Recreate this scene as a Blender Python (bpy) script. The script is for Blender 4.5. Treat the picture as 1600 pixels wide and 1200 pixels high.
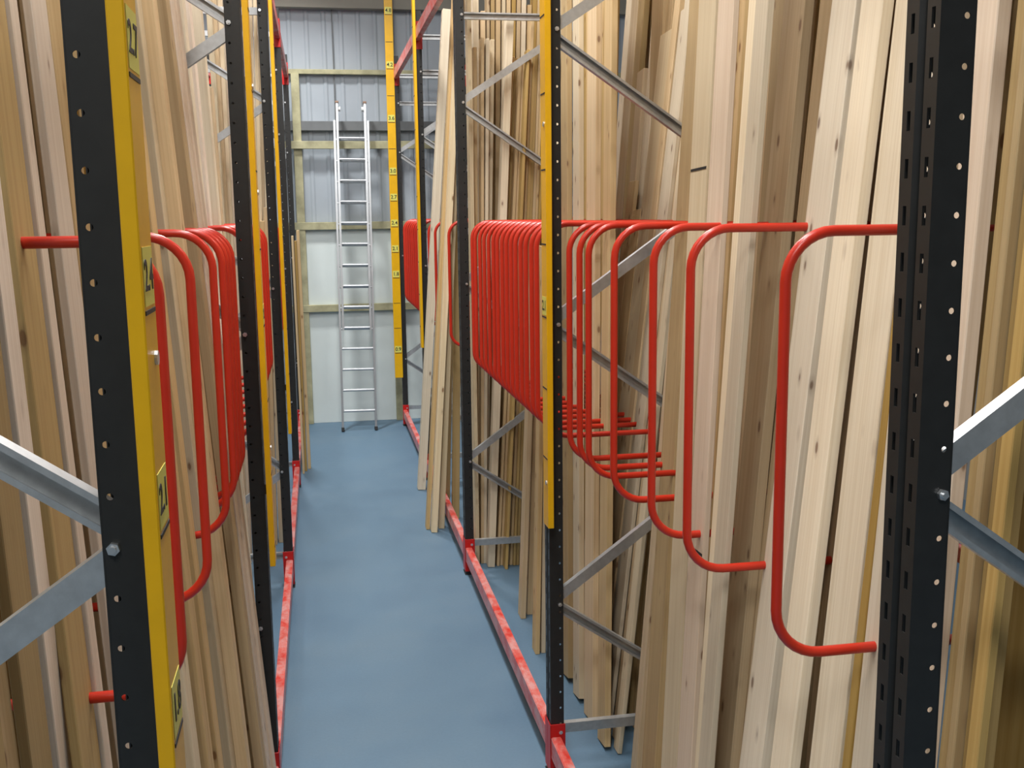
import bpy, bmesh, math, random
from mathutils import Vector, Matrix

for _o in list(bpy.data.objects):
    bpy.data.objects.remove(_o)
SC = bpy.context.scene
COL = SC.collection
random.seed(11)

# ------------------------------------------------------------------ camera
cam_data = bpy.data.cameras.new('camera')
cam_data.sensor_width = 36.0
cam_data.lens = 1640.0 / 1600.0 * 36.0
cam_data.clip_start = 0.05
cam = bpy.data.objects.new('camera', cam_data)
COL.objects.link(cam)
R = Matrix(((0.98346553, 0.04089938, -0.17641655),
            (-0.18065928, 0.15400463, -0.97141381),
            (-0.01256126, 0.98722329, 0.1588471)))
cam.matrix_world = Matrix.Translation((0, 0, 2.52)) @ R.to_4x4()
SC.camera = cam

# ------------------------------------------------------------------ world, lights, exposure
w = bpy.data.worlds.new('world')
SC.world = w
w.use_nodes = True
w.node_tree.nodes['Background'].inputs[0].default_value = (0.55, 0.62, 0.70, 1)
w.node_tree.nodes['Background'].inputs[1].default_value = 0.15
SC.view_settings.view_transform = 'Standard'
SC.view_settings.look = 'None'
SC.view_settings.exposure = -0.62
SC.view_settings.gamma = 1.0
SC.view_settings.use_curve_mapping = False

def area(name, loc, sx, sy, watts, col, rot=(0, 0, 0)):
    d = bpy.data.lights.new(name, 'AREA')
    d.shape = 'RECTANGLE'; d.size = sx; d.size_y = sy
    d.energy = watts; d.color = col
    o = bpy.data.objects.new(name, d)
    o.location = loc; o.rotation_euler = rot
    COL.objects.link(o)
    return o
LAMPS = [(0.0, 1.8, 230, .5, 2.2), (0.3, 5.2, 235, .5, 2.2), (0.4, 8.4, 230, .5, 2.2), (-0.35, 11.45, 150, .35, .4)]
for lx, ly, lw, lsx, lsy in LAMPS:
    o = area('ceiling_lamp_light', (lx, ly, 6.27), lsx, lsy, lw, (1.0, 0.985, 0.96))
    if ly > 11: o.data.spread = math.radians(100)          # deep reflector, throws its light down the far wall
for lx, ly, lw in [(-2.6, 4.0, 170), (3.4, 4.0, 170), (-1.0, -2.2, 290)]:  # last one: unseen fill, added to brighten the right-hand boards
    area('ceiling_lamp_light', (lx, ly, 6.27), 0.5, 2.2, lw, (1.0, 0.985, 0.96))

# ------------------------------------------------------------------ materials
def mat(name):
    m = bpy.data.materials.new(name); m.use_nodes = True
    nt = m.node_tree
    return m, nt, nt.nodes['Principled BSDF']
def node(nt, typ, **kw):
    n = nt.nodes.new(typ)
    for k, v in kw.items():
        setattr(n, k, v)
    return n
def ramp(nt, stops, interp='LINEAR'):
    n = nt.nodes.new('ShaderNodeValToRGB'); cr = n.color_ramp; cr.interpolation = interp
    while len(cr.elements) > 1: cr.elements.remove(cr.elements[0])
    cr.elements[0].position = stops[0][0]; cr.elements[0].color = tuple(stops[0][1]) + (1,)
    for p, c in stops[1:]:
        e = cr.elements.new(p); e.color = tuple(c) + (1,)
    return n
def mix(nt, fac, a, b, mode='MIX'):
    n = nt.nodes.new('ShaderNodeMix'); n.data_type = 'RGBA'; n.blend_type = mode
    for inp, v in ((n.inputs[0], fac), (n.inputs[6], a), (n.inputs[7], b)):
        if hasattr(v, 'is_linked') or isinstance(v, bpy.types.NodeSocket): nt.links.new(v, inp)
        elif isinstance(v, (int, float)): inp.default_value = v
        else: inp.default_value = tuple(v) + (1,)
    return n.outputs[2]
def math_(nt, op, a, b=None, clamp=False):
    n = nt.nodes.new('ShaderNodeMath'); n.operation = op; n.use_clamp = clamp
    for i, v in enumerate((a, b)):
        if v is None: continue
        if isinstance(v, (int, float)): n.inputs[i].default_value = v
        else: nt.links.new(v, n.inputs[i])
    return n.outputs[0]
def noise(nt, vec, scale=5, detail=4, rough=.5, dist=0):
    n = nt.nodes.new('ShaderNodeTexNoise'); n.inputs['Scale'].default_value = scale
    n.inputs['Detail'].default_value = detail; n.inputs['Roughness'].default_value = rough
    n.inputs['Distortion'].default_value = dist
    if vec is not None: nt.links.new(vec, n.inputs['Vector'])
    return n.outputs['Fac']

def wood(name, light, dark, knot=(0.16, 0.07, 0.03)):
    m, nt, b = mat(name)
    tc = node(nt, 'ShaderNodeTexCoord'); oi = node(nt, 'ShaderNodeObjectInfo')
    rnd = oi.outputs['Random']
    off = node(nt, 'ShaderNodeCombineXYZ')
    for i, k in enumerate((7.3, 13.1, 31.7)):
        nt.links.new(math_(nt, 'MULTIPLY', rnd, k), off.inputs[i])
    va = node(nt, 'ShaderNodeVectorMath', operation='ADD')
    nt.links.new(tc.outputs['Object'], va.inputs[0]); nt.links.new(off.outputs[0], va.inputs[1])
    mp = node(nt, 'ShaderNodeMapping'); mp.inputs['Scale'].default_value = (22, 22, 0.45)
    nt.links.new(va.outputs[0], mp.inputs[0])
    g = noise(nt, mp.outputs[0], 1.6, 5, .62, .35)
    mp3 = node(nt, 'ShaderNodeMapping'); mp3.inputs['Scale'].default_value = (150, 150, 1.5)
    nt.links.new(va.outputs[0], mp3.inputs[0])
    fine = noise(nt, mp3.outputs[0], 1.0, 2, .5)
    r = ramp(nt, [(0.30, [a * .45 + b_ * .55 for a, b_ in zip(dark, light)]), (0.52, light), (0.75, [min(1, c * 1.07) for c in light])])
    nt.links.new(g, r.inputs[0])
    fr = ramp(nt, [(0.35, (0.86, 0.82, 0.76)), (0.6, (1, 1, 1))])
    nt.links.new(fine, fr.inputs[0])
    c1 = mix(nt, 0.55, r.outputs[0], fr.outputs[0], 'MULTIPLY')
    # knots: elongated cells, only some of them carry a knot
    mp2 = node(nt, 'ShaderNodeMapping'); mp2.inputs['Scale'].default_value = (17, 17, 7)
    nt.links.new(va.outputs[0], mp2.inputs[0])
    vo = node(nt, 'ShaderNodeTexVoronoi'); vo.inputs['Scale'].default_value = 1.0
    nt.links.new(mp2.outputs[0], vo.inputs['Vector'])
    sep = node(nt, 'ShaderNodeSeparateColor'); nt.links.new(vo.outputs['Color'], sep.inputs[0])
    has = math_(nt, 'GREATER_THAN', sep.outputs[0], 0.70)
    kr = ramp(nt, [(0.0, (1, 1, 1)), (0.10, (1, 1, 1)), (0.14, (0.3, 0.3, 0.3)), (0.26, (0, 0, 0))])
    nt.links.new(vo.outputs['Distance'], kr.inputs[0])
    kf = math_(nt, 'MULTIPLY', kr.outputs[0], has)
    c2 = mix(nt, math_(nt, 'MULTIPLY', kf, 0.8), c1, knot)
    # each board its own brightness and warmth
    v = node(nt, 'ShaderNodeHueSaturation'); nt.links.new(c2, v.inputs['Color'])
    nt.links.new(math_(nt, 'ADD', math_(nt, 'MULTIPLY', rnd, 0.36), 0.80), v.inputs['Value'])
    nt.links.new(math_(nt, 'ADD', math_(nt, 'MULTIPLY', math_(nt, 'FRACT', math_(nt, 'MULTIPLY', rnd, 17.3)), 0.3), 0.85), v.inputs['Saturation'])
    nt.links.new(v.outputs[0], b.inputs['Base Color'])
    b.inputs['Roughness'].default_value = 0.62
    b.inputs['Specular IOR Level'].default_value = 0.25
    bp = node(nt, 'ShaderNodeBump'); bp.inputs['Strength'].default_value = 0.12; bp.inputs['Distance'].default_value = 0.002
    nt.links.new(fine, bp.inputs['Height']); nt.links.new(bp.outputs[0], b.inputs['Normal'])
    return m
WOOD = {'p': wood('pale_pine', (0.74, 0.63, 0.45), (0.62, 0.49, 0.31)),
        'h': wood('honey_pine', (0.60, 0.45, 0.26), (0.43, 0.285, 0.13)),
        'g': wood('golden_pine', (0.47, 0.33, 0.14), (0.35, 0.22, 0.08)),
        'w': wood('whitish_pine', (0.84, 0.74, 0.57), (0.74, 0.62, 0.44)),
        'k': wood('pinkish_white_pine', (0.76, 0.64, 0.52), (0.68, 0.54, 0.42))}

def plain(name, col, rough=.5, metal=0, spec=.5, var=0.0, vscale=6):
    m, nt, b = mat(name)
    b.inputs['Roughness'].default_value = rough; b.inputs['Metallic'].default_value = metal
    b.inputs['Specular IOR Level'].default_value = spec
    if var:
        tc = node(nt, 'ShaderNodeTexCoord')
        f = noise(nt, tc.outputs['Object'], vscale, 5, .6)
        r = ramp(nt, [(0.3, [c * (1 - var) for c in col]), (0.7, [min(1, c * (1 + var)) for c in col])])
        nt.links.new(f, r.inputs[0]); nt.links.new(r.outputs[0], b.inputs['Base Color'])
    else:
        b.inputs['Base Color'].default_value = tuple(col) + (1,)
    return m
BLACK = plain('black_powder_coat', (0.017, 0.0175, 0.017), .42, 0, .45, .15, 30)
YELLOW = plain('yellow_painted_strip', (0.76, 0.42, 0.003), .38, 0, .4, .06, 10)
STICK = plain('pale_yellow_sticker', (0.70, 0.66, 0.12), .45)
INK = plain('black_ink', (0.01, 0.01, 0.01), .6)
GALV = plain('galvanised_steel', (0.55, 0.57, 0.58), .38, .75, .5, .10, 35)
ZINC = plain('zinc_bolt', (0.70, 0.72, 0.74), .28, .9)
REDT = plain('red_powder_coat_tube', (0.53, 0.026, 0.010), .30, 0, .5, .05, 8)
REDC = plain('red_connector', (0.50, 0.008, 0.006), .38, 0, .5, .05, 8)
ALU = plain('aluminium', (0.44, 0.46, 0.48), .4, .85, .5, .05, 12)
RUBBER = plain('dark_rubber', (0.03, 0.03, 0.03), .7)
CONC = plain('ceiling_paint', (0.55, 0.55, 0.52), .8)
STEELG = plain('grey_painted_steel', (0.14, 0.15, 0.155), .5, .0, .4, .1, 8)
TIMB = plain('green_treated_timber', (0.40, 0.38, 0.24), .75, 0, .2, .28, 5)
WHITEP = plain('white_lining_board', (0.66, 0.73, 0.72), .6, 0, .3, .03, 2)
SIDEW = plain('grey_side_cladding', (0.28, 0.29, 0.29), .6, 0, .3, .04, 2)
CLAD = plain('pale_blue_grey_cladding', (0.36, 0.405, 0.45), .5, .0, .4, .05, 2)

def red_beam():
    m, nt, b = mat('worn_red_beam_painted_sheen')
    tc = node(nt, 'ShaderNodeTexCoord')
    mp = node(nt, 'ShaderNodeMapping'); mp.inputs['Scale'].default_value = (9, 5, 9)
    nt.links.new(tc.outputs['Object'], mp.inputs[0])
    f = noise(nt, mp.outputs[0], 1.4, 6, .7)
    r = ramp(nt, [(0.36, (0.60, 0.03, 0.02)), (0.47, (0.62, 0.13, 0.11)), (0.60, (0.62, 0.30, 0.29))])  # pink scuffs, strengthened to paint the lamp reflection into the colour
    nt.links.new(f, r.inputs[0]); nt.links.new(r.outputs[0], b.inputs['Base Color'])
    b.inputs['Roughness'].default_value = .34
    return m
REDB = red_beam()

def floor_mat():
    m, nt, b = mat('blue_grey_floor_paint')
    tc = node(nt, 'ShaderNodeTexCoord')
    f = noise(nt, tc.outputs['Object'], 1.3, 6, .6)
    r = ramp(nt, [(0.3, (0.090, 0.165, 0.248)), (0.5, (0.104, 0.185, 0.268)), (0.72, (0.125, 0.202, 0.275))])
    nt.links.new(f, r.inputs[0])
    f2 = noise(nt, tc.outputs['Object'], 70, 3, .6)
    r2 = ramp(nt, [(0.3, (0.90, 0.90, 0.90)), (0.72, (1, 1, 1)), (0.8, (1.0, 1.0, 1.0))])
    nt.links.new(f2, r2.inputs[0])
    c = mix(nt, .8, r.outputs[0], r2.outputs[0], 'MULTIPLY')
    nt.links.new(c, b.inputs['Base Color'])
    rr = ramp(nt, [(0.3, (.42,) * 3), (0.7, (.6,) * 3)]); nt.links.new(f, rr.inputs[0])
    nt.links.new(rr.outputs[0], b.inputs['Roughness'])
    bp = node(nt, 'ShaderNodeBump'); bp.inputs['Strength'].default_value = .15; bp.inputs['Distance'].default_value = .003
    nt.links.new(f2, bp.inputs['Height']); nt.links.new(bp.outputs[0], b.inputs['Normal'])
    return m
FLOOR = floor_mat()
LAMPM, _nt, _b = mat('lamp_diffuser')
_b.inputs['Emission Color'].default_value = (1, .97, .93, 1); _b.inputs['Emission Strength'].default_value = 6
_b.inputs['Base Color'].default_value = (.9, .9, .9, 1)

# ------------------------------------------------------------------ mesh helpers
def to_obj(name, bm, m, parent=None, smooth=False, recalc=True):
    if recalc: bmesh.ops.recalc_face_normals(bm, faces=bm.faces)
    me = bpy.data.meshes.new(name); bm.to_mesh(me); bm.free()
    me.materials.append(m)
    if smooth: me.shade_smooth()
    return link(name, me, parent)
def link(name, me, parent=None):
    o = bpy.data.objects.new(name, me); COL.objects.link(o)
    if parent is not None: o.parent = parent
    return o
def box(bm, x0, x1, y0, y1, z0, z1, ch=0.0):
    """box with chamfered edges"""
    vs = bmesh.ops.create_cube(bm, size=1.0)['verts']
    for v in vs:
        v.co = Vector(((x0 + x1) / 2 + v.co.x * (x1 - x0), (y0 + y1) / 2 + v.co.y * (y1 - y0), (z0 + z1) / 2 + v.co.z * (z1 - z0)))
    if ch > 0:
        es = list({e for v in vs for e in v.link_edges})
        bmesh.ops.bevel(bm, geom=es, offset=ch, segments=1, affect='EDGES', profile=.5)
def sweep(bm, pts, rad, seg=10, cap=True):
    """round tube along a list of points"""
    n = len(pts); rings = []
    ref = None
    for i, p in enumerate(pts):
        d = (pts[min(i + 1, n - 1)] - pts[max(i - 1, 0)]).normalized()
        if ref is None: ref = d.orthogonal().normalized()
        ref = (ref - d * ref.dot(d)).normalized(); s = d.cross(ref)
        rings.append([bm.verts.new(p + (ref * math.cos(2 * math.pi * k / seg) + s * math.sin(2 * math.pi * k / seg)) * rad) for k in range(seg)])
    for a, b_ in zip(rings, rings[1:]):
        for k in range(seg):
            bm.faces.new((a[k], a[(k + 1) % seg], b_[(k + 1) % seg], b_[k]))
    if cap:
        bm.faces.new(rings[0]); bm.faces.new(rings[-1])
def extrude_profile(bm, prof, p0, p1, up, side):
    """solid bar: closed 2-D profile (a along side, b along up) run from p0 to p1"""
    A = [bm.verts.new(p0 + side * a + up * b_) for a, b_ in prof]
    B_ = [bm.verts.new(p1 + side * a + up * b_) for a, b_ in prof]
    n = len(prof)
    for i in range(n):
        bm.faces.new((A[i], A[(i + 1) % n], B_[(i + 1) % n], B_[i]))
    bm.faces.new(A); bm.faces.new(B_)
def cylinder(bm, c, axis, r, h, seg=12):
    axis = axis.normalized(); u = axis.orthogonal().normalized(); v = axis.cross(u)
    a = [bm.verts.new(c + (u * math.cos(2 * math.pi * k / seg) + v * math.sin(2 * math.pi * k / seg)) * r) for k in range(seg)]
    b_ = [bm.verts.new(x.co + axis * h) for x in a]
    for k in range(seg): bm.faces.new((a[k], a[(k + 1) % seg], b_[(k + 1) % seg], b_[k]))
    bm.faces.new(a); bm.faces.new(b_)
def thing(name, loc, label, cat, group=None):
    o = bpy.data.objects.new(name, None); COL.objects.link(o)
    o.location = loc; o.empty_display_size = .1
    return tag(o, label, cat, group)
def tag(o, label, cat, group=None):
    o['label'] = label; o['category'] = cat
    if group: o['group'] = group
    return o
def struct(o):
    o['kind'] = 'structure'; return o
V = Vector
ORD = ['first', 'second', 'third', 'fourth', 'fifth', 'sixth', 'seventh', 'eighth', 'ninth', 'tenth', 'eleventh', 'twelfth',
       'thirteenth', 'fourteenth', 'fifteenth', 'sixteenth', 'seventeenth', 'eighteenth', 'nineteenth', 'twentieth',
       'twenty-first', 'twenty-second', 'twenty-third', 'twenty-fourth', 'twenty-fifth', 'twenty-sixth', 'twenty-seventh', 'twenty-eighth']

# ------------------------------------------------------------------ setting
WALL_Y = 13.07
bm = bmesh.new(); box(bm, -4, 5.5, -5, WALL_Y + .1, -.12, 0); struct(to_obj('floor', bm, FLOOR))
bm = bmesh.new(); box(bm, -4, 5.5, -5, WALL_Y + .1, 6.6, 6.7); struct(to_obj('ceiling', bm, CONC))
bm = bmesh.new(); box(bm, -4.12, -4, -5, WALL_Y + .1, 0, 6.6); struct(to_obj('wall_left', bm, SIDEW))
bm = bmesh.new(); box(bm, 5.5, 5.62, -5, WALL_Y + .1, 0, 6.6); struct(to_obj('wall_right', bm, SIDEW))
bm = bmesh.new(); box(bm, -4, 5.5, -5.1, -5, 0, 6.6); struct(to_obj('wall_near', bm, SIDEW))
# far wall: trapezoidal metal cladding with ribs towards the room
bm = bmesh.new()
x = -4.0; prof = []
while x < 5.5:
    prof += [(x, 0), (x + .135, 0), (x + .155, -.010), (x + .180, -.010), (x + .200, 0)]
    x += .2
prof = [(min(a, 5.5), b_) for a, b_ in prof]
lo = [bm.verts.new((a, WALL_Y + b_, 0)) for a, b_ in prof]; hi = [bm.verts.new((a, WALL_Y + b_, 6.6)) for a, b_ in prof]
for i in range(len(prof) - 1):
    if prof[i] != prof[i + 1]: bm.faces.new((lo[i], lo[i + 1], hi[i + 1], hi[i]))
bo = [bm.verts.new((a, WALL_Y + .06, z)) for a in (-4, 5.5) for z in (0, 6.6)]
bm.faces.new((bo[0], bo[1], bo[3], bo[2]))
struct(to_obj('wall_far', bm, CLAD, recalc=False))
def wall_box(name, x0, x1, y0, y1, z0, z1, m, ch=.003):
    bm = bmesh.new(); box(bm, x0, x1, y0, y1, z0, z1, ch)
    return struct(to_obj(name, bm, m))
W = WALL_Y
wall_box('trim_1', -.14, 5.4, W - .045, W - .024, 0.0, 2.40, WHITEP)      # white lining boards
wall_box('trim_2', -4, 5.4, W - .11, W - .047, 1.385, 1.47, TIMB)          # timber rails
wall_box('trim_3', -4, 5.4, W - .11, W - .024, 2.375, 2.465, TIMB)
wall_box('trim_4', -4, 5.4, W - .145, W - .10, 3.325, 3.415, TIMB)
wall_box('trim_5', -4, 5.4, W - .08, W - .024, 4.19, 4.245, TIMB)
wall_box('trim_6', -4, 5.4, W - .085, W - .024, 3.54, 3.65, STEELG)         # grey steel rail
wall_box('trim_7', -4, 5.4, W - .14, W - .024, 4.93, 5.25, STEELG if False else plain('stone_grey_fascia', (0.27, 0.26, 0.22), .7))
wall_box('trim_8', -.235, -.14, W - .10, W - .024, 0, 4.19, TIMB)          # upright timber studs
wall_box('trim_9', .885, .985, W - .10, W - .024, 0, 4.9, TIMB)
wall_box('trim_10', .262, .275, W - .035, W - .02, 3.65, 4.93, STEELG)     # sheet joint

# ------------------------------------------------------------------ ceiling lamps
for i, (lx, ly, lw, lsx, lsy) in enumerate(LAMPS + [(-2.6, 4.0, 0, .5, 2.2), (3.4, 4.0, 0, .5, 2.2), (-1.0, -2.2, 0, .5, 2.2)]):
    where = ['above the aisle, first ahead of the camera', 'above the aisle, second ahead of the camera', 'above the aisle, third ahead of the camera',
             'nearest the far wall', 'left of the racks', 'right of the racks', 'added as unseen fill behind the camera'][i]
    t = thing('ceiling_lamp', (lx, ly, 6.3), 'white ceiling lamp ' + where, 'lamp', 'ceiling lamps')
    bm = bmesh.new(); box(bm, -lsx / 2 - .02, lsx / 2 + .02, -lsy / 2 - .05, lsy / 2 + .05, .03, .3, .02); to_obj('housing', bm, CONC, t)
    bm = bmesh.new(); box(bm, -lsx / 2, lsx / 2, -lsy / 2, lsy / 2, .0, .03, .005); to_obj('diffuser', bm, LAMPM, t)

# ------------------------------------------------------------------ perforated upright post
PITCH = .075; POST_H = 4.36
def cell(bm, P, u0, u1, z0, z1, uc, zc, rx, rz, square, th, nrm):
    """plate cell with one through hole; P(u,z)->point, nrm = inward direction"""
    out = []
    for (a, b_), (c, d) in zip([(u0, z0), (u1, z0), (u1, z1), (u0, z1)], [(u1, z0), (u1, z1), (u0, z1), (u0, z0)]):
        for t in (0, 1 / 3, 2 / 3): out.append((a + (c - a) * t, b_ + (d - b_) * t))
    hole = []
    for k in range(12):
        if square:
            q = k // 3; t = (k % 3) / 3
            cs = [(-1, -1), (1, -1), (1, 1), (-1, 1)]
            a = cs[q]; c = cs[(q + 1) % 4]
            hole.append((uc + rx * (a[0] + (c[0] - a[0]) * t), zc + rz * (a[1] + (c[1] - a[1]) * t)))
        else:
            an = math.radians(-135 + 30 * k)
            hole.append((uc + rx * math.cos(an), zc + rz * math.sin(an)))
    def ring(pts, off): return [bm.verts.new(P(u, z) + nrm * off) for u, z in pts]
    of, hf, ob, hb = ring(out, 0), ring(hole, 0), ring(out, th), ring(hole, th)
    for k in range(12):
        j = (k + 1) % 12
        bm.faces.new((of[k], of[j], hf[j], hf[k])); bm.faces.new((ob[k], hb[k], hb[j], ob[j]))
        bm.faces.new((hf[k], hf[j], hb[j], hb[k]))
def post_mesh(s):
    """omega section upright; local y = along the aisle 0..0.095, local x = into the rack (times s)"""
    bm = bmesh.new(); th = .0022; D = .058
    n = int(POST_H / PITCH)
    for i in range(n):
        z0 = i * PITCH; z1 = z0 + PITCH
        for (u0, u1, uc) in ((0, .036, .019), (.059, .095, .076)):
            cell(bm, lambda u, z: V((0, u, z)), u0, u1, z0, z1, uc, z0 + .036, .0052, .0155, True, th, V((s, 0, 0)))
        for yy, nd in ((0, 1), (.095, -1)):
            cell(bm, lambda u, z, yy=yy: V((s * u, yy, z)), 0, D, z0, z1, .045, z0 + .036, .0052, .0052, False, th, V((0, nd, 0)))
    H = n * PITCH
    # groove between the two web strips
    pr = [(0, .036), (.012, .041), (.012, .054), (0, .059)]
    pb = [(th, .036), (.012 + th, .040), (.012 + th, .055), (th, .059)]
    for P_ in (pr, pb):
        lo = [bm.verts.new((s * a, b_, 0)) for a, b_ in P_]; hi = [bm.verts.new((s * a, b_, H)) for a, b_ in P_]
        for k in range(3): bm.faces.new((lo[k], lo[k + 1], hi[k + 1], hi[k]))
    # outward lips at the open back
    for y0, y1 in ((-.0005, .014), (.081, .0955)):
        box(bm, min(s * D, s * (D + th)), max(s * D, s * (D + th)), y0, y1, 0, H)
    me = bpy.data.meshes.new('post'); bm.to_mesh(me); bm.free(); me.materials.append(BLACK)
    return me
POST = {1: post_mesh(1), -1: post_mesh(-1)}

# ------------------------------------------------------------------ galvanised braces
CPROF = [(-.015, -.0225), (.015, -.0225), (.015, -.0125), (.0125, -.0125), (.0125, -.020), (-.0125, -.020),
         (-.0125, .020), (.0125, .020), (.0125, .0125), (.015, .0125), (.015, .0225), (-.015, .0225)]
def brace_mesh(p0, p1, opening):
    """C channel from p0 to p1 (both in the plane of the frame); opening = -1 shows its open side to the camera"""
    bm = bmesh.new(); d = (p1 - p0).normalized(); side = V((0, opening, 0)); up = d.cross(V((0, 1, 0))).normalized()
    if up.z < 0: up = -up
    extrude_profile(bm, CPROF, p0, p1, up, side)
    return bm

RIGHT_X, LEFT_X = .94, -.257
DEPTH = .9
FY = [1.51, 4.31, 7.10, 9.87, 12.58]
SIDE_WORD = {1: 'right', -1: 'left'}
PLACE = ['nearest the camera', 'second from the camera', 'third from the camera', 'fourth from the camera', 'farthest, beside the end wall']
_bm = bmesh.new()
cylinder(_bm, V((0, 0, 0)), V((0, -1, 0)), .0095, .007, 6)
cylinder(_bm, V((0, -.007, 0)), V((0, -1, 0)), .005, .005, 10)
bmesh.ops.recalc_face_normals(_bm, faces=_bm.faces)
BOLT = bpy.data.meshes.new('bolt'); _bm.to_mesh(BOLT); _bm.free(); BOLT.materials.append(ZINC)
def upright_frame(s, i, x, y):
    t = thing('upright_frame', (x, y, 0), 'black perforated upright frame with silver bracing, %s rack, %s' % (SIDE_WORD[s], PLACE[i]),
              'rack frame', 'black upright frames of the %s rack' % SIDE_WORD[s])
    p = link('post', POST[s], t); p['label'] = 'front post'
    p = link('post', POST[-s], t); p.location = (s * DEPTH, 0, 0); p['label'] = 'rear post'
    for xx in (0, s * DEPTH):
        bm = bmesh.new(); a, b_ = sorted((xx - s * (.006 if xx == 0 else .066), xx + s * (.066 if xx == 0 else .006)))
        box(bm, a, b_, -.008, .103, 0, .006, .001)
        for yy in (-.004, .099):
            cylinder(bm, V(((a + b_) / 2, yy, .006)), V((0, 0, 1)), .006, .008, 6)
        to_obj('foot_plate', bm, BLACK, t)
    xf, xr = s * .045, s * (DEPTH - .045)
    F = lambda z: V((xf, .0475, z)); Rr = lambda z: V((xr, .0475, z))
    ends = [(F(.22), Rr(.22), 1), (Rr(.245), F(.80), -1), (F(.842), Rr(1.43), 1), (Rr(1.47), F(2.037), -1), (F(2.085), Rr(2.65), 1),
            (Rr(2.69), F(3.235), -1), (F(3.275), Rr(3.80), 1), (F(3.82), Rr(3.82), -1), (F(4.13), Rr(4.13), -1)]
    for a, b_, op in ends:
        to_obj('brace', brace_mesh(a, b_, op * s), GALV, t)
    bm = bmesh.new()
    for z, xx in [(.22, xf), (.822, xf), (2.061, xf), (3.261, xf), (3.82, xf), (4.13, xf), (.235, xr), (1.45, xr), (2.67, xr), (3.81, xr)]:
        for yy, dd in ((0, -1), (.095, 1)):
            o = link('bolt', BOLT, t); o.location = (xx, yy, z)
            if dd > 0: o.rotation_euler = (0, 0, math.pi)
    bm.free()
    return t
for i, y in enumerate(FY):
    upright_frame(1, i, RIGHT_X, y)
    upright_frame(-1, i, LEFT_X, y)

# ------------------------------------------------------------------ red beams (floor level and head level, front and back)
def beam(s, bay, x, z0, z1, level, inner):
    ya, yb = FY[bay] + .0955, FY[bay + 1] - .0005
    where = 'inner aisle edge' if inner else 'back'
    t = thing('rack_beam', (x, ya, z0), 'red %s beam along the %s of the %s rack, %s bay from the camera' % (level, 'aisle side' if inner else 'back', SIDE_WORD[s], ORD[bay]),
              'beam', 'red %s beams of the %s rack' % (level, SIDE_WORD[s]))
    d = s if inner else -s
    L = yb - ya; h = z1 - z0
    bm = bmesh.new()
    a, b_ = sorted((0, d * .046))
    # stepped box section
    pr = [(0, 0), (.046, 0), (.046, h - .03), (.030, h - .03), (.030, h), (0, h)] if level == 'top' else [(0, 0), (.046, 0), (.046, h), (0, h)]
    extrude_profile(bm, [(p * d, q) for p, q in pr], V((0, .006, 0)), V((0, L - .006, 0)), V((0, 0, 1)), V((1, 0, 0)))
    bmesh.ops.bevel(bm, geom=[e for e in bm.edges if abs((e.verts[0].co - e.verts[1].co).normalized().y) > .9], offset=.004, segments=2, affect='EDGES')
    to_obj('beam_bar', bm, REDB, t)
    for ye, dy in ((0, 1), (L, -1)):
        bm = bmesh.new()
        x0, x1 = sorted((-d * .004, d * .066)); y0, y1 = sorted((ye, ye + dy * .006))
        box(bm, x0, x1, y0, y1, -.075, h + .06, .001)
        x0, x1 = sorted((-d * .0045, -d * .0010)); y0, y1 = sorted((ye + dy * .006, ye - dy * .046))
        box(bm, x0, x1, y0, y1, -.075, h + .06, .0008)
        to_obj('connector', bm, REDC, t)
for s, X0 in ((1, RIGHT_X), (-1, LEFT_X)):
    for bay in range(4):
        beam(s, bay, X0, .10, .20, 'floor', True)
        beam(s, bay, X0, 4.09, 4.20, 'top', True)
        beam(s, bay, X0 + s * DEPTH, 4.09, 4.20, 'top', False)

# ------------------------------------------------------------------ divider hoops
HTOP, HBOT, HR = 2.478, 1.512, .0125
def hoop_mesh(s, xlen):
    pts = []; r = .11
    pts.append(V((s * xlen, 0, HTOP)))
    for k in range(9):
        a = math.pi / 2 * k / 8
        pts.append(V((s * (r - r * math.sin(a)), 0, HTOP - r + r * math.cos(a))))
    for k in range(9):
        a = math.pi / 2 * k / 8
        pts.append(V((s * (r - r * math.cos(a)), 0, HBOT + r - r * math.sin(a))))
    pts.append(V((s * xlen, 0, HBOT)))
    bm = bmesh.new(); sweep(bm, pts, HR, 12)
    bmesh.ops.recalc_face_normals(bm, faces=bm.faces)
    me = bpy.data.meshes.new('divider_hoop'); bm.to_mesh(me); bm.free(); me.materials.append(REDT); me.shade_smooth()
    return me
HMESH = {1: hoop_mesh(1, .845), -1: hoop_mesh(-1, .845)}
HOOPS = {(1, 1): [2.14, 2.735, 3.06, 3.49, 3.84, 3.98, 4.15],
         (1, 2): [4.62, 4.80, 4.92, 5.06, 5.19, 5.33, 5.46, 5.60, 5.74, 5.89, 6.03, 6.20, 6.37, 6.54, 6.74, 6.87],
         (1, 3): [8.12, 8.62, 9.08, 9.62], (1, 4): [10.25, 10.5, 10.72, 10.95, 11.2, 11.42, 11.68, 11.95, 12.2, 12.4],
         (-1, 1): [2.24, 2.80, 3.40, 3.72, 3.86, 4.0, 4.15],
         (-1, 2): [4.95, 5.25, 5.52, 5.78, 6.02, 6.28, 6.55, 6.85],
         (-1, 3): [8.7, 8.95, 9.2, 9.5]}
for (s, bay), ys in HOOPS.items():
    for i, y in enumerate(ys):
        o = link('divider_hoop', HMESH[s])
        o.location = ((RIGHT_X + .055) if s > 0 else (LEFT_X - .068), y, 0)
        tag(o, 'red tubular divider hoop in the %s %s bay, %s from the camera' % (ORD[bay - 1], SIDE_WORD[s], ORD[i]), 'divider hoop',
            'red divider hoops in the %s %s bay' % (ORD[bay - 1], SIDE_WORD[s]))
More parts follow.
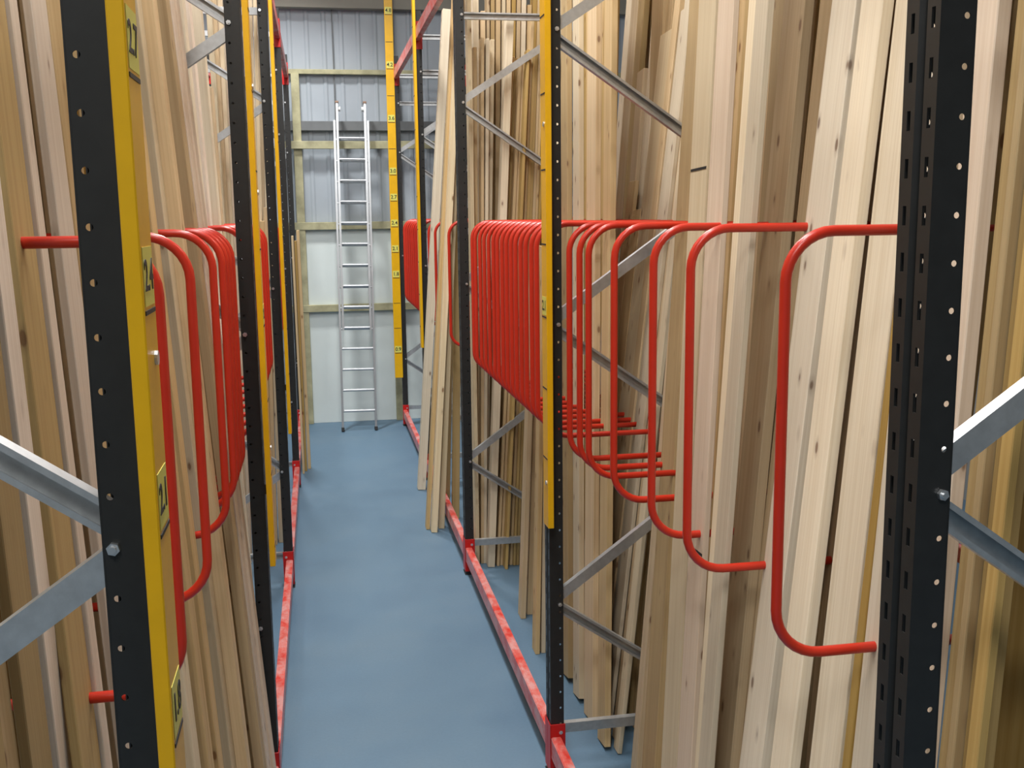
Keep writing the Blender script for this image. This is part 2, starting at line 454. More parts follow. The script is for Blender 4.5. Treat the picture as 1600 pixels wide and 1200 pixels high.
# rails at the back that carry the hoops
for s, X0 in ((1, RIGHT_X), (-1, LEFT_X)):
    for bay in range(4):
        if (s, bay + 1) not in HOOPS: continue
        for z, nm in ((HTOP, 'upper'), (HBOT, 'lower')):
            bm = bmesh.new(); x = X0 + s * (DEPTH - .005)
            box(bm, x - .012, x + .012, FY[bay] + .098, FY[bay + 1] - .003, z - .025, z + .025, .003)
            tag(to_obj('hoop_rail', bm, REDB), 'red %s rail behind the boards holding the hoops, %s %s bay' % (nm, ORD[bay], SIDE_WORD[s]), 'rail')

# ------------------------------------------------------------------ yellow measuring strips with height marks
def text_mesh(body, size):
    c = bpy.data.curves.new('text', 'FONT'); c.body = body; c.size = size; c.align_x = 'CENTER'; c.align_y = 'CENTER'; c.extrude = .0004; c.offset = size * .012
    o = bpy.data.objects.new('text', c); COL.objects.link(o)
    bpy.context.view_layer.update()
    me = bpy.data.meshes.new_from_object(o.evaluated_get(bpy.context.evaluated_depsgraph_get()))
    bpy.data.objects.remove(o); bpy.data.curves.remove(c)
    me.materials.clear(); me.materials.append(INK)
    return me
TXT = {}
def strip(label, x, y, z0, z1, face, marks, ticks, screws=()):
    """face: 'x' = 0.1 m wide side turned to the aisle (-x), '-x' to +x, 'y' = towards the camera"""
    t = thing('measuring_strip', (x, y, z0), label, 'measuring strip', 'yellow height measuring strips')
    bm = bmesh.new()
    if face == 'y': box(bm, 0, .095, -.02, 0, 0, z1 - z0, .002)
    elif face == 'x': box(bm, -.025, 0, 0, .095, 0, z1 - z0, .002)
    else: box(bm, 0, .022, 0, .095, 0, z1 - z0, .002)
    to_obj('strip_body', bm, YELLOW, t)
    if face == 'y': rot = (math.pi / 2, 0, 0); fx = lambda u, z, d: V((.0475 + u, -.02 - d, z))
    elif face == 'x': rot = (math.pi / 2, 0, -math.pi / 2); fx = lambda u, z, d: V((-.025 - d, .0475 - u, z))
    else: rot = (math.pi / 2, 0, math.pi / 2); fx = lambda u, z, d: V((.022 + d, .0475 + u, z))
    def plate(nm, u0, u1, za, zb, th, m):
        p, q = fx(u0, za, 0), fx(u1, zb, th); bm = bmesh.new()
        box(bm, min(p.x, q.x), max(p.x, q.x), min(p.y, q.y), max(p.y, q.y), za, zb)
        return to_obj(nm, bm, m, t)
    for z in screws:
        bm = bmesh.new(); p = fx(.018, z - z0, 0); q = fx(.018, z - z0, .004)
        cylinder(bm, p, q - p, .010, .004, 14); to_obj('screw', bm, ZINC, t)
    if face != 'y':
        for z in (z0 + .3, z1 - .3):
            bm = bmesh.new(); d = 1 if face == 'x' else -1
            x0, x1 = sorted((0 if face == 'x' else .001, d * .03)); box(bm, x0, x1, .0955 if face != 'x' else .088, .0985 if face != 'x' else .0945, z - z0 - .02, z - z0 + .02)
            to_obj('bracket', bm, BLACK, t)
    for z in ticks:
        plate('height_mark', -.04, .04, z - z0 - .003, z - z0 + .003, .0012, INK)
    for z in marks:
        st = plate('number_sticker', -.038, .038, z - z0 + .008, z - z0 + .085, .0009, STICK)
        k = '%.1f' % z
        if k not in TXT: TXT[k] = text_mesh(k, .058)
        o = link('number', TXT[k], st); o.location = fx(0, z - z0 + .046, .0014); o.rotation_euler = rot
TK = [round(.3 * k, 1) for k in range(1, 18)]
def tk(a, b_): return [z for z in TK if a < z < b_]
strip('yellow measuring strip on the nearest left post, stickers with large numbers', LEFT_X + .012, FY[0] - .099, .7, 4.9, '-x', [1.8, 2.1, 2.4, 2.7, 3.0], tk(.7, 4.9), [2.335])
strip('yellow measuring strip on the second left post', LEFT_X + .012, FY[1] - .099, 1.12, 4.9, '-x', [2.1], tk(1.12, 4.9), [3.02, 2.62, 1.6])
strip('yellow measuring strip on the third left post', LEFT_X + .012, FY[2] - .099, 1.10, 4.9, '-x', [2.4], tk(1.10, 4.9))
strip('yellow measuring strip on the second right post, side turned to the aisle', RIGHT_X - .0002, FY[1] - .095, 1.2, 4.9, 'x', [2.1], tk(1.2, 4.9), [2.88, 1.395])
strip('yellow measuring strip on the fourth right post, partly behind aisle boards', RIGHT_X - .0002, FY[3] - .095, 1.3, 4.9, 'x', [], tk(1.3, 4.9))
strip('broad yellow measuring strip facing the aisle at the far right end', .851, FY[4] - .001, .6, 5.15, 'y', [.9, 1.8, 2.1, 2.4, 2.7, 3.0, 3.6, 4.2, 4.8], tk(.6, 5.1))

# ------------------------------------------------------------------ aluminium extension ladder leaning on the far wall
def ladder():
    t = thing('extension_ladder', (.40, 12.42, 0), 'silver aluminium extension ladder leaning against the far wall', 'ladder')
    lean = math.atan2(12.88 - 12.42, 3.86); L = 3.86 / math.cos(lean)
    skew = .035                                # the ladder tilts a little to one side
    rot = Matrix.Rotation(-lean, 4, 'X') @ Matrix.Rotation(0.012, 4, 'Y')
    def put(nm, bm, m, par=None, smooth=False):
        bm.transform(rot) if par is None else None
        return to_obj(nm, bm, m, t)
    half = .196
    for sx in (-1, 1):
        bm = bmesh.new(); prof = [(-.032, -.012), (.032, -.012), (.032, .012), (.028, .012), (.028, -.008), (-.028, -.008), (-.028, .012), (-.032, .012)]
        extrude_profile(bm, prof, V((sx * half, 0, .03)), V((sx * half, 0, L - .22)), V((-sx, 0, 0)), V((0, 1, 0)))
        put('outer_stile', bm, ALU)
        bm = bmesh.new()
        extrude_profile(bm, prof, V((sx * (half - .034), -.045, 1.2)), V((sx * (half - .034), -.045, L - .02)), V((-sx, 0, 0)), V((0, 1, 0)))
        put('inner_stile', bm, ALU)
        bm = bmesh.new(); box(bm, sx * half - .018, sx * half + .018, -.04, .045, 0, .05, .006); put('rubber_foot', bm, RUBBER)
        bm = bmesh.new(); cylinder(bm, V((sx * (half - .055) - .018, -.035, L - .09)), V((1, 0, 0)), .028, .036, 16); put('wall_roller', bm, plain('pale_plastic', (.75, .78, .78), .5))
        bm = bmesh.new(); box(bm, sx * (half - .034) - .02, sx * (half - .034) + .02, -.085, -.005, L - .03, L - .005, .004); put('end_cap', bm, plain('brown_plastic', (.25, .15, .1), .6))
    k = 0; z = .24
    while z < L - .2:
        bm = bmesh.new(); yy = -.045 if z > 1.2 else 0; hw = half - (.034 if z > 1.2 else 0)
        sweep(bm, [V((-hw, yy, z)), V((hw, yy, z))], .015, 10)
        put('rung', bm, ALU)
        if z > 1.2 and z < L - .3:
            bm = bmesh.new(); sweep(bm, [V((-half, .0, z - .012)), V((half, .0, z - .012))], .014, 10); put('rung', bm, ALU)
        z += .2475
    return t
ladder()
# ------------------------------------------------------------------ timber boards
# bay, row, side, x of the face at the foot, y at the foot, lean in x, lean in y ('E' = stands edge-on), width, thickness, height, tone
BOARDS = [
    (1, 'f', 'R', 1.1, 1.831, 0.1, 0.0885, 0.02, 0.032, 4.09, 'k', 0),
    (1, 'f', 'R', 1.068, 1.79, 0.1, 0.0809, 0.086, 0.032, 3.98, 'k', 0),
    (1, 'f', 'R', 1.1, 1.737, 0.1, 0.0715, 0.047, 0.044, 4.22, 'g', 0),
    (1, 'f', 'R', 1.082, 1.697, 0.1, 0.0721, 0.023, 0.044, 4.02, 'g', 0),
    (1, 'f', 'R', 1.1, 1.664, 0.1, 0.0707, 0.041, 0.044, 3.95, 'g', 0),
    (1, 'f', 'R', 1.078, 1.636, 0.1, 0.0643, 0.035, 0.02, 4.22, 'g', 0),
    (1, 'f', 'R', 1.24, 1.736, 0.09, 0.0483, 0.206, 0.044, 4.63, 'g', 0),
    (1, 'f', 'R', 1.08, 2.665, 0.1, 0.0047, 0.137, 0.032, 4.54, 'w', 0),
    (1, 'f', 'R', 1.084, 2.482, 0.1, 0.0175, 0.111, 0.032, 4.51, 'w', 0),
    (1, 'f', 'R', 1.116, 2.291, 0.1, 0.0372, 0.145, 0.044, 4.08, 'w', 0),
    (1, 'f', 'R', 1.11, 2.169, 0.1, 0.0453, 0.032, 0.02, 4.33, 'g', 0),
    (1, 'f', 'R', 1.137, 2.138, 0.1, 0.0491, 0.033, 0.044, 4.12, 'h', 0),
    (1, 'f', 'R', 1.092, 2.042, 0.1, 0.0586, 0.109, 0.044, 4.04, 'w', 0),
    (1, 'f', 'R', 1.138, 1.935, 0.1, 0.0688, 0.049, 0.02, 3.98, 'g', 0),
    (1, 'f', 'R', 1.11, 2.883, 0.1, 0.0554, 0.145, 0.032, 4.07, 'h', 0),
    (1, 'f', 'R', 1.142, 2.786, 0.1, 0.0318, 0.132, 0.032, 4.64, 'h', 0),
    (1, 'f', 'R', 1.08, 3.186, 0.05, 0.0336, 0.149, 0.02, 4.56, 'p', 0),
    (1, 'f', 'R', 1.08, 3.048, 0.05, 0.0261, 0.127, 0.02, 4.55, 'k', 0),
    (1, 'f', 'R', 1.342, 2.998, 0.05, 0.0077, 0.05, 0.044, 4.54, 'g', 0),
    (1, 'f', 'R', 1.088, 2.96, 0.05, -0.01, 0.084, 0.02, 4.05, 'w', 0),
    (1, 'f', 'R', 1.068, 2.887, 0.05, -0.0186, 0.085, 0.02, 4.15, 'p', 0),
    (1, 'f', 'R', 1.322, 2.797, 0.05, -0.0123, 0.059, 0.032, 4.4, 'h', 0),
    (1, 'f', 'R', 1.3, 4.235, 0.08, 0.0051, 0.077, 0.044, 4.4, 'h', 0),
    (1, 'f', 'R', 1.347, 4.131, 0.08, 0.0422, 0.082, 0.032, 2.95, 'p', 0),
    (1, 'f', 'R', 1.38, 4.034, 0.08, 0.0532, 0.06, 0.044, 4.5, 'h', 0),
    (1, 'f', 'R', 1.344, 3.935, 0.08, 0.0678, 0.08, 0.02, 4.4, 'h', 0),
    (2, 'r', 'R', 1.24, 5.31, 0.05, 0.2004, 0.15, 0.03, 4.49, 'g', 0),
    (2, 'r', 'R', 1.274, 5.174, 0.05, 0.1994, 0.114, 0.03, 4.58, 'h', 0),
    (2, 'r', 'R', 1.24, 5.059, 0.05, 0.1928, 0.132, 0.03, 4.6, 'p', 0),
    (2, 'r', 'R', 1.274, 4.941, 0.05, 0.1808, 0.139, 0.03, 3.97, 'h', 0),
    (2, 'r', 'R', 1.24, 4.805, 0.05, 0.1675, 0.174, 0.03, 4.38, 'h', 0),
    (2, 'r', 'R', 1.274, 4.675, 0.05, 0.1566, 0.117, 0.03, 4.44, 'g', 0),
    (2, 'r', 'R', 1.24, 4.558, 0.05, 0.1497, 0.134, 0.03, 4.3, 'h', 0),
    (2, 'r', 'R', 1.676, 5.381, 0.05, 0.1383, 0.146, 0.03, 4.04, 'h', 0),
    (2, 'r', 'R', 1.708, 5.208, 0.05, 0.1262, 0.233, 0.03, 4.28, 'g', 0),
    (2, 'r', 'R', 1.738, 5.033, 0.05, 0.1147, 0.15, 0.03, 3.97, 'g', 0),
    (2, 'r', 'R', 1.698, 4.898, 0.05, 0.1082, 0.136, 0.03, 4.65, 'h', 0),
    (2, 'r', 'R', 1.666, 4.775, 0.05, 0.1021, 0.125, 0.03, 4.59, 'h', 0),
    (2, 'r', 'R', 1.696, 4.653, 0.05, 0.0949, 0.137, 0.03, 4.34, 'p', 0),
    (2, 'f', 'R', 1.314, 5.325, 0.12, 0.0291, 0.125, 0.02, 2.684, 'h', 0),
    (2, 'f', 'R', 1.314, 5.167, 0.12, 0.0385, 0.147, 0.044, 2.532, 'h', 0),
    (2, 'f', 'R', 1.314, 5.006, 0.12, 0.0353, 0.176, 0.032, 3.39, 'p', 0),
    (2, 'f', 'R', 1.306, 4.876, 0.12, 0.0313, 0.08, 0.032, 4.093, 'h', 0),
    (2, 'f', 'R', 1.314, 4.783, 0.12, 0.0293, 0.107, 0.032, 3.458, 'p', 0),
    (2, 'f', 'R', 1.294, 4.69, 0.12, 0.0275, 0.102, 0.02, 3.856, 'p', 0),
    (2, 'f', 'R', 1.314, 4.584, 0.12, 0.0335, 0.089, 0.032, 3.863, 'h', 0),
    (2, 'f', 'R', 1.292, 4.485, 0.12, 0.0431, 0.077, 0.02, 3.712, 'p', 0),
    (2, 'f', 'R', 1.4, 5.644, 0.1, 0.0747, 0.111, 0.044, 4.253, 'p', 0),
    (2, 'f', 'R', 1.444, 5.519, 0.1, 0.0807, 0.119, 0.032, 4.061, 'h', 0),
    (2, 'f', 'R', 1.41, 5.391, 0.1, 0.0866, 0.114, 0.032, 4.263, 'g', 0),
    (2, 'f', 'R', 1.4, 5.273, 0.1, 0.0878, 0.11, 0.032, 3.265, 'h', 0),
    (2, 'f', 'R', 1.42, 5.165, 0.1, 0.0845, 0.106, 0.032, 3.894, 'p', 0),
    (2, 'f', 'R', 1.452, 5.061, 0.1, 0.0792, 0.107, 0.044, 4.08, 'h', 0),
    (2, 'f', 'R', 1.412, 4.961, 0.1, 0.072, 0.103, 0.02, 3.729, 'h', 0),
    (2, 'f', 'R', 1.432, 4.865, 0.1, 0.0631, 0.104, 0.032, 4.079, 'p', 0),
    (2, 'f', 'R', 1.42, 4.762, 0.1, 0.0526, 0.099, 0.02, 3.873, 'g', 0),
    (2, 'f', 'R', 1.44, 4.686, 0.1, 0.0425, 0.095, 0.02, 3.941, 'h', 0),
    (2, 'n', 'R', 1.18, 6.2, 0.0435, 'E', 0.0325, 0.1, 2.4, 'h', 0),
    (2, 'n', 'R', 1.233, 6.26, 0.0409, 'E', 0.035, 0.1, 2.3, 'h', 0),
    (2, 'n', 'R', 1.157, 5.65, 0.0255, 'E', 0.0258, 0.1, 2.35, 'h', 0),
    (2, 'n', 'R', 1.194, 5.66, 0.019, 'E', 0.0259, 0.1, 2.3, 'p', 0),
    (2, 'b', 'R', 1.62, 6.591, 0.035, 0.069, 0.293, 0.03, 4.12, 'g', 0),
    (2, 'b', 'R', 1.654, 6.318, 0.035, 0.0608, 0.269, 0.03, 4.25, 'h', 0),
    (2, 'b', 'R', 1.62, 6.068, 0.035, 0.0533, 0.248, 0.03, 4.41, 'g', 0),
    (2, 'b', 'R', 1.766, 5.836, 0.035, 0.0463, 0.23, 0.03, 4.62, 'g', 0),
    (2, 'b', 'R', 1.804, 5.622, 0.035, 0.0399, 0.214, 0.03, 4.57, 'h', 0),
    (2, 'b', 'R', 1.834, 5.422, 0.035, 0.0339, 0.199, 0.03, 4.12, 'g', 0),
    (2, 'b', 'R', 1.62, 5.237, 0.035, 0.0283, 0.186, 0.03, 4.0, 'h', 0),
    (2, 'b', 'R', 1.798, 5.063, 0.035, 0.0231, 0.174, 0.03, 4.13, 'g', 0),
    (2, 'b', 'R', 1.828, 4.901, 0.035, 0.0182, 0.163, 0.03, 3.93, 'g', 0),
    (1, 'r', 'R', 1.2, 3.755, 0.09, 0.106, 0.157, 0.03, 4.62, 'g', 0),
    (1, 'r', 'R', 1.234, 3.604, 0.09, 0.1115, 0.145, 0.03, 4.49, 'h', 0),
    (1, 'r', 'R', 1.2, 3.463, 0.09, 0.1075, 0.135, 0.03, 3.91, 'g', 0),
    (1, 'r', 'R', 1.234, 3.332, 0.09, 0.1039, 0.125, 0.03, 4.16, 'h', 0),
    (1, 'r', 'R', 1.2, 3.21, 0.09, 0.1005, 0.117, 0.03, 4.52, 'g', 0),
    (1, 'r', 'R', 1.234, 3.097, 0.09, 0.0973, 0.109, 0.03, 4.59, 'h', 0),
    (1, 'r', 'R', 1.2, 2.99, 0.09, 0.0944, 0.102, 0.03, 4.13, 'g', 0),
    (1, 'r', 'R', 1.388, 2.925, 0.09, 0.0855, 0.205, 0.03, 4.62, 'h', 0),
    (1, 'r', 'R', 1.354, 2.754, 0.09, 0.0707, 0.181, 0.03, 4.01, 'g', 0),
    (1, 'r', 'R', 1.3, 2.603, 0.09, 0.0577, 0.16, 0.03, 4.38, 'h', 0),
    (1, 'r', 'R', 1.27, 2.468, 0.09, 0.0461, 0.143, 0.03, 4.17, 'g', 0),
    (1, 'r', 'R', 1.24, 2.347, 0.09, 0.0357, 0.129, 0.03, 4.19, 'h', 0),
    (1, 'r', 'R', 1.274, 2.238, 0.09, 0.0263, 0.116, 0.03, 4.04, 'g', 0),
    (1, 'r', 'R', 1.24, 2.139, 0.09, 0.0177, 0.105, 0.03, 4.7, 'h', 0),
    (1, 'r', 'R', 1.314, 2.049, 0.09, 0.01, 0.096, 0.03, 4.25, 'g', 0),
    (1, 'r', 'R', 1.284, 1.864, 0.09, 0.0311, 0.128, 0.03, 4.24, 'h', 0),
    (1, 'r', 'R', 1.314, 1.749, 0.09, 0.0255, 0.113, 0.03, 3.99, 'g', 0),
    (1, 'r', 'R', 1.284, 1.665, 0.09, 0.0206, 0.1, 0.03, 3.94, 'h', 0),
    (1, 'b', 'R', 1.504, 4.088, 0.06, -0.018, 0.421, 0.03, 4.38, 'g', 0),
    (1, 'b', 'R', 1.534, 3.766, 0.06, -0.0184, 0.349, 0.03, 4.39, 'h', 0),
    (1, 'b', 'R', 1.544, 3.441, 0.06, -0.0187, 0.293, 0.03, 4.37, 'g', 0),
    (1, 'b', 'R', 1.55, 3.164, 0.06, -0.019, 0.25, 0.03, 4.7, 'g', 0),
    (1, 'b', 'R', 1.504, 2.927, 0.06, -0.0192, 0.216, 0.03, 4.57, 'g', 0),
    (1, 'b', 'R', 1.494, 2.72, 0.06, -0.0194, 0.188, 0.03, 4.52, 'h', 0),
    (1, 'b', 'R', 1.46, 2.538, 0.06, -0.0196, 0.165, 0.03, 4.42, 'g', 0),
    (3, 'f', 'R', 1.056, 7.308, 0.0023, 'E', 0.0299, 0.1, 4.198, 'p', 0),
    (3, 'f', 'R', 1.073, 7.404, 0.0118, 'E', 0.0255, 0.1, 3.663, 'h', 0),
    (3, 'f', 'R', 1.092, 7.312, 0.0172, 'E', 0.0214, 0.1, 3.714, 'h', 0),
    (3, 'f', 'R', 1.11, 7.312, 0.0218, 'E', 0.0234, 0.1, 3.706, 'p', 0),
    (3, 'f', 'R', 1.127, 7.408, 0.0305, 'E', 0.0301, 0.1, 3.715, 'p', 0),
    (3, 'f', 'R', 1.142, 7.216, 0.0493, 'E', 0.0505, 0.1, 3.833, 'p', 0),
    (3, 'f', 'R', 1.145, 7.312, 0.0616, 'E', 0.0199, 0.1, 3.59, 'h', 0),
    (3, 'f', 'R', 1.17, 7.312, 0.0601, 'E', 0.0199, 0.1, 3.579, 'g', 0),
    (3, 'f', 'R', 1.194, 7.228, 0.0585, 'E', 0.0199, 0.1, 3.563, 'h', 0),
    (3, 'f', 'R', 1.22, 7.24, 0.0569, 'E', 0.02, 0.1, 3.573, 'h', 0),
    (3, 'f', 'R', 1.24, 7.144, 0.0553, 'E', 0.0199, 0.1, 3.612, 'g', 0),
    (3, 'f', 'R', 1.268, 7.24, 0.0538, 'E', 0.02, 0.1, 3.582, 'h', 0),
    (3, 'f', 'R', 1.29, 7.232, 0.0522, 'E', 0.02, 0.1, 3.822, 'h', 0),
    (3, 'f', 'R', 1.312, 7.22, 0.0506, 'E', 0.02, 0.1, 3.592, 'g', 0),
    (3, 'f', 'R', 1.336, 7.22, 0.049, 'E', 0.02, 0.1, 3.613, 'g', 0),
    (3, 'f', 'R', 1.362, 7.228, 0.0474, 'E', 0.0201, 0.1, 3.636, 'h', 0),
    (3, 'f', 'R', 1.387, 7.232, 0.0459, 'E', 0.0201, 0.1, 3.616, 'h', 0),
    (3, 'f', 'R', 1.413, 7.24, 0.0443, 'E', 0.0202, 0.1, 3.701, 'g', 0),
    (3, 'f', 'R', 1.5, 7.268, 0.0333, 'E', 0.0494, 0.1, 4.42, 'h', 0),
    (3, 'f', 'R', 1.555, 7.28, 0.0323, 'E', 0.0448, 0.1, 4.17, 'p', 0),
    (3, 'f', 'R', 1.597, 7.272, 0.0321, 'E', 0.0333, 0.1, 4.67, 'h', 0),
    (3, 'f', 'R', 1.633, 7.26, 0.0313, 'E', 0.0333, 0.1, 4.59, 'h', 0),
    (3, 'b', 'R', 1.13, 7.62, 0.0075, 'E', 0.0409, 0.1, 4.67, 'p', 0),
    (3, 'b', 'R', 1.163, 7.608, 0.0115, 'E', 0.0337, 0.1, 3.94, 'h', 0),
    (3, 'b', 'R', 1.187, 7.608, 0.0149, 'E', 0.0221, 0.1, 4.51, 'h', 0),
    (3, 'b', 'R', 1.213, 7.62, 0.0171, 'E', 0.0293, 0.1, 4.43, 'g', 0),
    (3, 'b', 'R', 1.239, 7.6, 0.0198, 'E', 0.0315, 0.1, 4.6, 'h', 0),
    (3, 'b', 'R', 1.271, 7.612, 0.0219, 'E', 0.027, 0.1, 4.36, 'p', 0),
    (3, 'b', 'R', 1.301, 7.612, 0.0233, 'E', 0.0294, 0.1, 4.64, 'h', 0),
    (3, 'b', 'R', 1.329, 7.608, 0.0254, 'E', 0.0294, 0.1, 4.54, 'g', 0),
    (3, 'b', 'R', 1.359, 7.608, 0.0268, 'E', 0.0271, 0.1, 4.64, 'h', 0),
    (3, 'b', 'R', 1.387, 7.6, 0.0289, 'E', 0.0318, 0.1, 4.39, 'p', 0),
    (3, 'b', 'R', 1.423, 7.62, 0.0309, 'E', 0.0321, 0.1, 3.99, 'h', 0),
    (3, 'b', 'R', 1.457, 7.612, 0.0316, 'E', 0.0321, 0.1, 4.6, 'g', 0),
    (3, 'b', 'R', 1.492, 7.6, 0.0315, 'E', 0.0346, 0.1, 4.6, 'h', 0),
    (3, 'b', 'R', 1.533, 7.608, 0.0334, 'E', 0.0441, 0.1, 4.03, 'h', 0),
    (3, 'b', 'R', 1.581, 7.62, 0.0366, 'E', 0.0494, 0.1, 4.55, 'p', 0),
    (3, 'b', 'R', 1.63, 7.612, 0.0397, 'E', 0.0541, 0.1, 4.63, 'h', 0),
    (3, 'b', 'R', 1.685, 7.612, 0.0413, 'E', 0.0546, 0.1, 3.92, 'p', 0),
    (3, 'a', 'R', 0.859, 9.5, 0.0772, 'E', 0.0721, 0.1, 4.3, 'p', 0),
    (3, 'a', 'R', 0.787, 8.24, 0.0744, 'E', 0.0291, 0.1, 4.4, 'h', 0),
    (3, 'a', 'R', 0.829, 8.144, 0.0708, 'E', 0.0471, 0.1, 4.35, 'p', 0),
    (3, 'a', 'R', 0.897, 8.24, 0.0604, 'E', 0.0475, 0.1, 4.3, 'p', 0),
    (3, 'b', 'R', 0.983, 8.6, 0.0398, 'E', 0.0524, 0.06, 3.4, 'g', 0),
    (3, 'b', 'R', 1.049, 8.5, 0.0273, 'E', 0.0598, 0.06, 3.9, 'g', 0),
    (1, 'f', 'L', -0.52, 1.765, -0.02, -0.0252, 0.102, 0.02, 3.93, 'g', 0),
    (1, 'f', 'L', -0.54, 1.901, -0.02, -0.0392, 0.128, 0.02, 4.38, 'h', 0),
    (1, 'f', 'L', -0.52, 2.023, -0.02, -0.0348, 0.124, 0.02, 4.29, 'g', 0),
    (1, 'f', 'L', -0.514, 2.16, -0.02, -0.0423, 0.083, 0.02, 4.59, 'k', 0),
    (1, 'f', 'L', -0.562, 1.923, -0.06, 0.0867, 0.089, 0.02, 4.39, 'h', 0),
    (1, 'f', 'L', -0.428, 2.065, -0.06, 0.0804, 0.151, 0.02, 4.01, 'g', 0),
    (1, 'f', 'L', -0.42, 2.173, -0.06, 0.0821, 0.057, 0.02, 4.19, 'k', 0),
    (1, 'f', 'L', -0.45, 2.262, -0.06, 0.0821, 0.108, 0.02, 4.51, 'g', 0),
    (1, 'f', 'L', -0.42, 2.401, -0.06, 0.0804, 0.147, 0.02, 4.32, 'k', 0),
    (1, 'f', 'L', -0.44, 2.514, -0.06, 0.0766, 0.049, 0.02, 3.91, 'g', 0),
    (1, 'f', 'L', -0.43, 2.648, -0.06, 0.0719, 0.184, 0.02, 4.57, 'h', 0),
    (1, 'f', 'L', -0.408, 2.898, -0.06, 0.0633, 0.262, 0.02, 4.56, 'g', 0),
    (1, 'f', 'L', -0.383, 2.98, -0.0516, 'E', 0.0312, 0.1, 3.97, 'p', 0),
    (1, 'f', 'L', -0.365, 3.12, -0.0537, 'E', 0.0348, 0.1, 4.33, 'h', 0),
    (1, 'f', 'L', -0.351, 3.27, -0.0555, 'E', 0.0238, 0.1, 4.2, 'h', 0),
    (1, 'f', 'L', -0.345, 3.5, -0.0577, 'E', 0.0328, 0.1, 4.53, 'p', 0),
    (1, 'f', 'L', -0.307, 3.596, -0.0601, 'E', 0.0409, 0.1, 4.15, 'h', 0.21),
    (1, 'f', 'L', -0.276, 3.86, -0.0657, 'E', 0.037, 0.1, 4.4, 'h', 0.21),
    (1, 'f', 'L', -0.267, 4.05, -0.0666, 'E', 0.0149, 0.1, 4.09, 'k', 0.21),
    (1, 'f', 'L', -0.256, 4.148, -0.0673, 'E', 0.0152, 0.1, 4.29, 'k', 0.21),
    (1, 'r', 'L', -0.365, 4.198, -0.0653, 'E', 0.0284, 0.1, 4.67, 'g', 0),
    (1, 'r', 'L', -0.334, 4.198, -0.0658, 'E', 0.0287, 0.1, 3.98, 'g', 0),
    (1, 'b', 'L', -0.62, 2.243, -0.05, 0.0812, 0.148, 0.03, 4.63, 'g', 0),
    (1, 'b', 'L', -0.654, 2.421, -0.05, 0.0762, 0.171, 0.03, 4.31, 'h', 0),
    (1, 'b', 'L', -0.62, 2.627, -0.05, 0.0705, 0.2, 0.03, 4.23, 'g', 0),
    (1, 'b', 'L', -0.654, 2.868, -0.05, 0.0637, 0.236, 0.03, 3.95, 'h', 0),
    (1, 'b', 'L', -0.62, 3.152, -0.05, 0.0558, 0.283, 0.03, 4.41, 'g', 0),
    (1, 'b', 'L', -0.654, 3.494, -0.05, 0.0462, 0.345, 0.03, 4.24, 'h', 0),
    (1, 'b', 'L', -0.62, 3.913, -0.05, 0.0345, 0.429, 0.03, 4.2, 'g', 0),
    (1, 'b', 'L', -0.686, 3.944, -0.05, 0.0197, 0.549, 0.03, 4.04, 'h', 0),
    (1, 'b', 'L', -0.716, 3.933, -0.05, 0.0007, 0.725, 0.03, 4.16, 'g', 0),
    (2, 'f', 'L', -0.39, 4.7, -0.0451, 'E', 0.0218, 0.1, 4.152, 'k', 0),
    (2, 'f', 'L', -0.391, 4.85, -0.0417, 'E', 0.0212, 0.1, 4.206, 'p', 0),
    (2, 'f', 'L', -0.392, 5.0, -0.0383, 'E', 0.0208, 0.1, 4.259, 'k', 0),
    (2, 'f', 'L', -0.407, 5.3, -0.031, 'E', 0.0429, 0.1, 4.229, 'w', 0),
    (2, 'f', 'L', -0.432, 5.6, -0.0207, 'E', 0.017, 0.1, 3.174, 'h', 0),
    (3, 'f', 'L', -0.598, 7.35, -0.0098, 'E', 0.0327, 0.1, 4.159, 'p', 0),
    (3, 'f', 'L', -0.595, 7.45, -0.0034, 'E', 0.0229, 0.1, 4.102, 'h', 0),
    (3, 'f', 'L', -0.599, 7.55, 0.0045, 'E', 0.0275, 0.1, 4.206, 'p', 0),
    (3, 'f', 'L', -0.6, 7.7, 0.0136, 'E', 0.0432, 0.1, 4.158, 'k', 0),
    (2, 'b', 'L', -0.595, 6.6, -0.0136, 'E', 0.0507, 0.1, 4.6, 'h', 0),
    (3, 'f', 'L', -0.473, 7.5, 0.015, 'E', 0.0213, 0.1, 4.38, 'k', 0),
    (3, 'f', 'L', -0.478, 7.8, 0.0204, 'E', 0.0268, 0.1, 4.32, 'w', 0),
    (3, 'f', 'L', -0.474, 8.1, 0.0237, 'E', 0.0235, 0.1, 4.32, 'p', 0),
    (3, 'f', 'L', -0.47, 8.4, 0.0262, 'E', 0.0222, 0.1, 4.23, 'h', 0),
    (3, 'f', 'L', -0.457, 8.7, 0.0267, 'E', 0.0257, 0.1, 4.13, 'p', 0),
    (3, 'f', 'L', -0.458, 8.002, 0.0239, 'E', 0.0292, 0.1, 2.5, 'h', 0),
    (3, 'f', 'L', -0.421, 8.1, 0.0188, 'E', 0.0294, 0.1, 2.6, 'h', 0),
    (3, 'f', 'L', -0.381, 8.15, 0.0136, 'E', 0.0345, 0.1, 2.4, 'p', 0),
    (4, 'a', 'L', -0.233, 10.4, -0.0031, 'E', 0.0206, 0.1, 2.35, 'h', 0),
    (4, 'a', 'L', -0.21, 10.5, -0.002, 'E', 0.0239, 0.1, 2.3, 'g', 0),
    (4, 'a', 'L', -0.177, 10.6, -0.0054, 'E', 0.0307, 0.1, 2.4, 'h', 0),
]
TONE = {'p': 'pale pine', 'h': 'honey pine', 'g': 'golden pine', 'w': 'whitish pine', 'k': 'pinkish white pine'}
ROWW = {'f': 'front row', 'r': 'second row', 'b': 'hindmost row', 'n': 'short pieces', 'a': 'out in aisle'}
